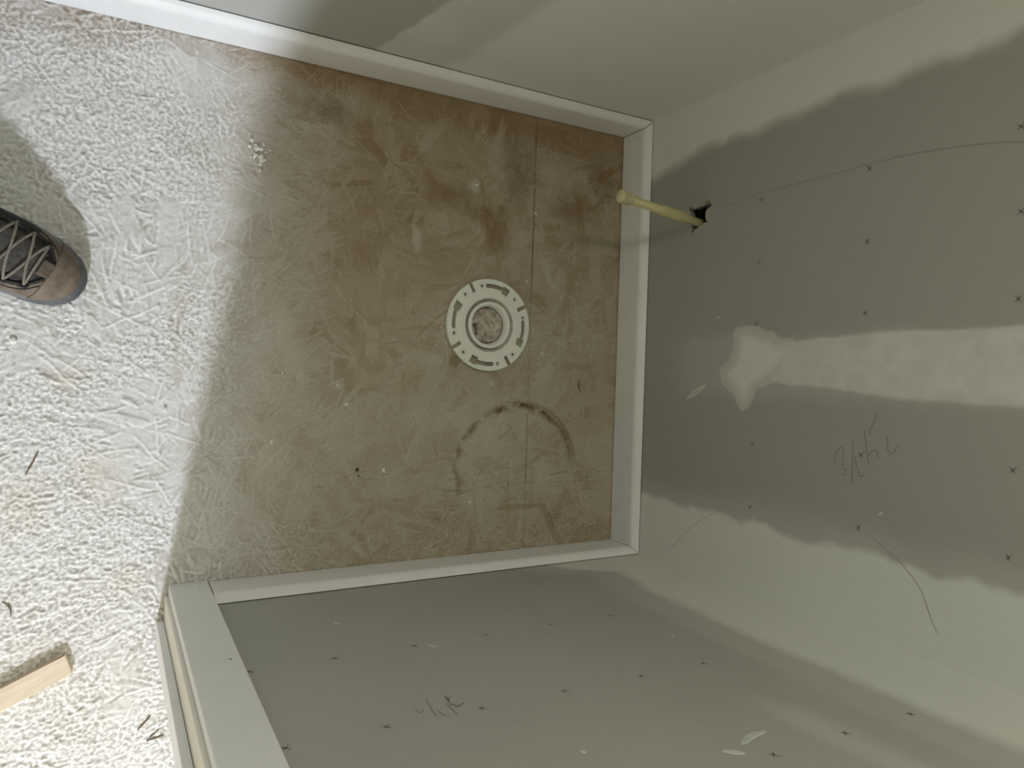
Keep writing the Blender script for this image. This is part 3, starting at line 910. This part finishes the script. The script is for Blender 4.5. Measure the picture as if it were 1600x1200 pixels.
def upper_pt(s, t, off=0.0):
    """t in [-1, 1]: right welt, over the top, left welt"""
    w = half_w(s, 1 if t > 0 else -1) - .004
    w = max(w, .0015)
    h = top_h(s) - Z0
    a = abs(t) * math.pi / 2
    y = w * math.sin(a) ** .85
    z = Z0 + h * max(0.0, math.cos(a)) ** .62
    ny, nz = math.sin(a), math.cos(a)
    return Vector((-s - .004, math.copysign(y + off * ny, t), z + off * nz))
def patch(name, fs, ft, n, mmm, off, mat, thick=.0016, inner=None):
    """shell patch over the upper: s and t as functions of (a, b) in the unit square, given thickness at its rim"""
    v, f = [], []
    for i in range(n + 1):
        for j in range(mmm + 1):
            a, b = i / n, j / mmm
            v.append(upper_pt(fs(a, b), ft(a, b), off))
    k = (n + 1) * (mmm + 1)
    for i in range(n + 1):
        for j in range(mmm + 1):
            a, b = i / n, j / mmm
            v.append(upper_pt(fs(a, b), ft(a, b), off - thick))
    W1 = mmm + 1
    for i in range(n):
        for j in range(mmm):
            q = (i * W1 + j, (i + 1) * W1 + j, (i + 1) * W1 + j + 1, i * W1 + j + 1)
            f += [q, tuple(k + p for p in q[::-1])]
    rim = [(0, j) for j in range(mmm)] + [(i, mmm) for i in range(n)] + [(n, j) for j in range(mmm, 0, -1)] + [(i, 0) for i in range(n, 0, -1)]
    for p, q in zip(rim, rim[1:] + rim[:1]):
        a, b = p[0] * W1 + p[1], q[0] * W1 + q[1]
        f.append((a, b, k + b, k + a))
    bm = bmesh.new(); me = bpy.data.meshes.new('t'); me.from_pydata(v, [], f); bm.from_mesh(me); bpy.data.meshes.remove(me)
    bmesh.ops.remove_doubles(bm, verts=bm.verts, dist=1e-6)
    return bm_obj(name, bm, mat, shoe, smooth=True)
patch('upper', lambda a, b: .001 + a * (L * .975), lambda a, b: -1 + 2 * b, 60, 32, 0, M_MESHF)
# wrap-round mudguard: open towards the throat of the shoe
def throat(s):                       # |t| where the mudguard ends
    return float(np.interp(s, [0, .030, .040, .052, .07, .10, .14, .29], [.0, .0, .22, .44, .56, .60, .60, .62]))
for sd in (1, -1):
    patch('mudguard', lambda a, b: .0008 + a * .27, lambda a, b, sd=sd: sd * (throat(.0008 + a * .27) + (1 - throat(.0008 + a * .27)) * b), 60, 10, .0022, M_LEATHER)
# dark lining edge along the throat
for sd in (1, -1):
    patch('throat_binding', lambda a, b: .036 + a * .16, lambda a, b, sd=sd: sd * (max(0, throat(.036 + a * .16) - .075) + .085 * b), 40, 2, .0034, M_BLACK)
patch('tongue', lambda a, b: .050 + a * .13, lambda a, b: (-.36 + .72 * b) * (.72 + .28 * min(1, a * 3)), 24, 10, .0028, M_TONGUE)
patch('toe_cap', lambda a, b: .0012 + a * (.036 + .010 * abs(2 * b - 1) ** 2), lambda a, b: -.97 + 1.94 * b, 16, 40, .0036, M_LEATHER)
patch('lace_tab', lambda a, b: .036 + a * .015, lambda a, b: -.13 + .26 * b, 6, 8, .0056, M_TAB)
patch('eyestay', lambda a, b: .074 + a * .075, lambda a, b: .44 + .30 * b * (1 - .4 * a), 20, 8, .0042, M_BLACK)
# outsole, midsole and the rubber toe bumper
def outline(grow, n=64, s_max=L):
    pts = []
    ss = [L * (.5 - .5 * math.cos(math.pi * k / n)) for k in range(n + 1)]
    for s in ss: pts.append((-s, half_w(s, 1) + grow))
    for s in ss[::-1][1:-1]: pts.append((-s, -half_w(s, -1) - grow))
    return pts
def ring_stack(name, levels, mat):
    v, f = [], []; n = None
    for (g_, z, dx) in levels:
        o_ = outline(g_); n = len(o_)
        for (x, y) in o_:
            cxs = -L / 2
            v.append(((x - cxs) * (1 + g_ / (L / 2)) + cxs + 0, y, z + dx * max(0, (x + .05) / .05) ** 2))
    for k in range(len(levels) - 1):
        for j in range(n):
            j2 = (j + 1) % n
            f.append((k * n + j, k * n + j2, (k + 1) * n + j2, (k + 1) * n + j))
    f += [tuple(range(n))[::-1], tuple(range((len(levels) - 1) * n, len(levels) * n))]
    return mesh_obj(name, v, f, mat, shoe, smooth=False)
ring_stack('outsole', [(-.003, .0004, .003), (.0, .0015, .003), (.001, .010, .002)], M_RUBBER)
ring_stack('midsole', [(.0005, .0102, .002), (.0012, .014, .001), (.0008, .021, 0), (-.003, .0262, 0)], M_MIDSOLE)
def bumper():
    v, f = [], []; n = 40; mlev = 5
    for i in range(n + 1):
        u = -1 + 2 * i / n
        s = .062 * abs(u) ** 1.25 + .0004
        sd = 1 if u >= 0 else -1
        hmax = .0365 - .010 * abs(u) ** 2
        for j in range(mlev + 1):
            q = j / mlev
            z = .012 + (hmax - .012) * q
            out = .0030 - .010 * q ** 3 - .0012 * q
            w = half_w(s, sd)
            x = -s; y = sd * w
            d = Vector((x + .06, y, 0)).normalized()
            p = Vector((x, y, 0)) + d * out
            v.append((p.x, p.y, z))
    for i in range(n):
        for j in range(mlev):
            a = i * (mlev + 1) + j
            f.append((a, a + mlev + 1, a + mlev + 2, a + 1))
    o = mesh_obj('toe_bumper', v, f, M_RUBBER, shoe, smooth=True)
    sm = o.modifiers.new('s', 'SOLIDIFY'); sm.thickness = .0022; sm.offset = -1
bumper()
def tube(name, pts, r, mat, parent, seg=8, flat=1.0):
    v, f = [], []
    P = [Vector(p) for p in pts]
    for k, p in enumerate(P):
        d = (P[min(k + 1, len(P) - 1)] - P[max(k - 1, 0)]).normalized()
        up = Vector((0, 0, 1)); sx = d.cross(up).normalized(); uz = sx.cross(d)
        for j in range(seg):
            a = 2 * math.pi * j / seg
            v.append(p + sx * r * math.cos(a) + uz * r * flat * math.sin(a))
    for k in range(len(P) - 1):
        for j in range(seg):
            j2 = (j + 1) % seg
            f.append((k * seg + j, k * seg + j2, (k + 1) * seg + j2, (k + 1) * seg + j))
    f += [tuple(range(seg))[::-1], tuple(range((len(P) - 1) * seg, len(P) * seg))]
    return mesh_obj(name, v, f, mat, parent, smooth=True)
def lace(s0, t0, s1, t1, lift=.0048):
    pts = []
    for k in range(13):
        q = k / 12
        pts.append(upper_pt(s0 + (s1 - s0) * q, t0 + (t1 - t0) * q, lift + .0022 * math.sin(math.pi * q)))
    tube('lace', pts, .0019, M_LACE, shoe, 8, .7)
E0 = [(.055, .40), (.078, .46), (.101, .48), (.124, .48), (.147, .47)]
lace(E0[0][0], -.38, E0[0][0], .38, .0052)
for k in range(4):
    lace(E0[k][0], E0[k][1], E0[k + 1][0], -E0[k + 1][1], .0058)
    lace(E0[k][0], -E0[k][1], E0[k + 1][0], E0[k + 1][1], .0078)
for (s, t) in E0:
    for sd in (1, -1):
        lace_loop = [upper_pt(s - .004, sd * (t + .01), .0040), upper_pt(s - .002, sd * (t + .09), .0044), upper_pt(s + .006, sd * (t + .09), .0044), upper_pt(s + .004, sd * (t + .01), .0040)]
        tube('eyelet_loop', lace_loop, .0022, M_BLACK, shoe, 6, .6)
for sd in (1, -1):                     # stitched seams on the mudguard
    pts = [upper_pt(.040 + .1 * k / 24, sd * min(.98, throat(.04 + .1 * k / 24) + .13), .0026) for k in range(25)]
    tube('seam', pts, .0008, M_BLACK, shoe, 6)
# the wearer's leg, out of frame to the left, whose shadow falls across the lit floor
leg = empty('person', (-1.222, .571, 0))
tag(leg, 'leg of a standing person in dark trousers above the hiking shoe', 'person')
v, f = [], []
levels = [(.112, .050, .0), (.116, .058, 0), (.16, .060, -.006), (.26, .064, -.016), (.36, .068, -.028), (.48, .072, -.045), (.56, .074, -.056)]
for (z, r, dx) in levels:
    for j in range(28):
        a = 2 * math.pi * j / 28
        rr_ = r * (1 + .04 * math.sin(3 * a + z * 20))
        v.append((dx + rr_ * math.cos(a) * 1.05, dx * -.2 + rr_ * math.sin(a), z))
for k in range(len(levels) - 1):
    for j in range(28):
        j2 = (j + 1) % 28
        f.append((k * 28 + j, k * 28 + j2, (k + 1) * 28 + j2, (k + 1) * 28 + j))
f += [tuple(range(28))[::-1], tuple(range((len(levels) - 1) * 28, len(levels) * 28))]
mesh_obj('trouser_leg', v, f, M_TROUSER, leg, smooth=True)

# ------------------------------------------------------------------ pine offcut
M_PINE, nt, b = new_mat('fresh_pine')
co = objco(nt, (6, 60, 30))
n1 = noise_node(nt, 2.2, 5, .6, co)
nt.links.new(ramp(nt, n1.outputs['Fac'], [(.3, (.56, .45, .335)), (.7, (.69, .58, .45))]), b.inputs['Base Color'])
b.inputs['Roughness'].default_value = .65
bump(nt, b, n1.outputs['Fac'], .2, .0005)
E1, E2 = Vector((-1.011, -.0845)), Vector((-.9985, -.113))     # end corners, upper face
th = .014
dv = Vector((-1.0, -.455)).normalized()
off = empty('wood_offcut', (E1.x, E1.y, 0), math.atan2(dv.y, dv.x))
tag(off, 'pale pine offcut lying on the lit dusty floor at the lower left', 'wood scrap')
Wb = abs((E2 - E1).dot(Vector((-dv.y, dv.x))))
bm = box_bm(0, .26, 0, Wb, .0004, th, .0009)
for q in bm.verts:
    if q.co.x < .002: q.co.x += .0035 * (q.co.y / Wb)
    q.co.z += .0006 * mn.noise(q.co * 40)
bm_obj('plank', bm, M_PINE, off)
sp = [(.0, -.0012, .0045), (.004, -.0016, .012), (.035, .0004, .0115), (.035, .0004, .006)]
vv = sp + [(p[0], p[1] - .0014 * (1 - i_ * .3), p[2]) for i_, p in enumerate(sp)]
mesh_obj('splinter', vv, [(0, 1, 2, 3), (7, 6, 5, 4), (0, 4, 5, 1), (1, 5, 6, 2), (2, 6, 7, 3), (3, 7, 4, 0)], M_PINE, off)

# ------------------------------------------------------------------ loose bits on the floor
def sliver(p0, p1, w, h, label, group=None, bow=0.0, mat=M_SPLINTER):
    a, b_ = Vector((*p0, 0)), Vector((*p1, 0))
    d = b_ - a; n = Vector((-d.y, d.x, 0)).normalized()
    v, f = [], []; K = 7
    for k in range(K):
        s = k / (K - 1)
        c = d * s + n * bow * math.sin(math.pi * s)
        wd = w / 2 * (.25 + .75 * math.sin(math.pi * min(.97, max(.03, s))) ** .7)
        for (dx, dz) in ((-1, .0002), (1, .0002), (.6, h), (-.6, h)):
            q = c + n * wd * dx
            v.append((q.x, q.y, dz + .0004))
    for k in range(K - 1):
        for j in range(4):
            j2 = (j + 1) % 4
            f.append((k * 4 + j, k * 4 + j2, k * 4 + 4 + j2, k * 4 + 4 + j))
    f += [(3, 2, 1, 0), tuple(4 * (K - 1) + j for j in range(4))]
    o = mesh_obj('wood_sliver', v, f, mat)
    o.location = a
    return tag(o, label, 'wood sliver', group)
sliver((-.912, -.2234), (-.8944, -.2048), .0042, .0022, 'dark wood sliver beside the door stop, uppermost of three by the doorway')
sliver((-.899, -.2436), (-.8743, -.2400), .0030, .002, 'dark wood sliver lying flat below the uppermost one near the doorway')
sliver((-.8985, -.2425), (-.8815, -.2295), .0018, .0015, 'thin dark wood sliver crossing the flat one near the doorway')
sliver((-.861, -.2583), (-.8576, -.2819), .0030, .0015, 'grey wood sliver hard against the white door stop', None, .002)
sliver((-.0947, .3443), (-.0895, .3214), .0028, .0018, 'curled dark shaving on the floor near the back baseboard', None, -.0045)
sliver((-1.066, .1845), (-1.051, .2187), .0028, .0018, 'long dark splinter on the lit floor below the hiking shoe')
sliver((-1.0905, .0010), (-1.0800, -.0210), .0026, .0018, 'bent dark splinter at the left edge above the pine offcut', None, .004)
sliver((-.222, .6835), (-.2115, .6780), .0026, .0016, 'tiny pale chip bridging the open floor seam', None, 0, M_CRUMB)

def crumb(x, y, r, label, group=None, name='plaster_crumb', mat=M_CRUMB, cat='plaster crumb'):
    bm = bmesh.new(); bmesh.ops.create_icosphere(bm, subdivisions=1, radius=r)
    sx, sy, sz = random.uniform(.7, 1.3), random.uniform(.7, 1.4), random.uniform(.45, .8)
    for q in bm.verts:
        q.co = Vector((q.co.x * sx, q.co.y * sy, q.co.z * sz)) * random.uniform(.75, 1.2)
    mz = min(q.co.z for q in bm.verts)
    o = bm_obj(name, bm, mat)
    o.location = (x, y, -mz + .0002)
    return tag(o, label, cat, group)
crumb(-.5212, .1704, .0032, 'white round plaster crumb right of the small drilled hole in the floor')
crumb(-.5948, .2907, .0038, 'white lumpy plaster crumb above the small drilled hole in the floor')
crumb(-.3447, .1011, .0036, 'white flaky plaster crumb below the rusty ring stain')
crumb(-.3036, .3332, .0022, 'white plaster speck between the flange and the rusty ring')
crumb(-.6107, .3245, .0022, 'white plaster speck in a pale smudge left of the flange')
crumb(-.7058, .3433, .0022, 'white plaster speck near the shadow edge, level with the flange bottom')
crumb(-.7207, .2258, .0036, 'elongated white plaster flake just right of the shadow edge')
crumb(-.3508, .7175, .0026, 'white plaster crumb near the left baseboard by a pin hole')
crumb(-1.085, .3788, .0052, 'white plaster lump on the lit floor below the shoe heel side')
crumb(-.897, .4415, .0030, 'white plaster crumb on the lit floor right of the shoe toe')
crumb(-.8843, .2805, .0036, 'white plaster crumb on the lit floor near the shadow edge')
crumb(-.2322, .5416, .0026, 'white plaster speck left of the floor seam above the flange')
GR = 'plaster grains in the small heap'
bm = None
for k in range(26):
    x, y = -.7557 + random.gauss(0, .009) , .7067 + random.gauss(0, .010)
    crumb(x, y, random.uniform(.0016, .0042), 'pale plaster grain in the small heap at the top of the floor', GR, 'plaster_grain')
GF = 'plaster specks around the flange'
for (x, y) in ((-.354, .3706), (-.423, .424), (-.4501, .4189), (-.4053, .4103), (-.42, .3744), (-.4062, .476), (-.1889, .3986), (-.415, .44), (-.425, .405), (-.41, .428)):
    crumb(x, y, random.uniform(.0011, .0021), 'tiny white plaster speck on the floor close beside the toilet flange', GF, 'plaster_speck', M_CRUMB, 'plaster speck')
# uncountable dust crumbs all over the floor
v, f = [], []
r = random.Random(8)
for k in range(900):
    x, y = r.uniform(-1.12, -.01), r.uniform(-.27, .865)
    if math.hypot(x - FLX, y - FLY) < .093 or (x > -.90 and y < .005): continue
    s = r.uniform(.0004, .0012) * (1.4 if r.random() < .08 else 1)
    j, i = sample(np.array([x]), np.array([y])); z = float(relief[j, i][0])
    b0 = len(v)
    a = r.uniform(0, 6.28)
    for q in range(3): v.append((x + s * math.cos(a + q * 2.1), y + s * math.sin(a + q * 2.1), z))
    v.append((x, y, z + s * 1.1))
    f += [(b0, b0 + 1, b0 + 3), (b0 + 1, b0 + 2, b0 + 3), (b0 + 2, b0, b0 + 3)]
dc = mesh_obj('dust_crumbs', v, f, M_CRUMB)
tag(dc, 'scattered fine white dust crumbs strewn over the subfloor', 'dust', None, 'stuff')
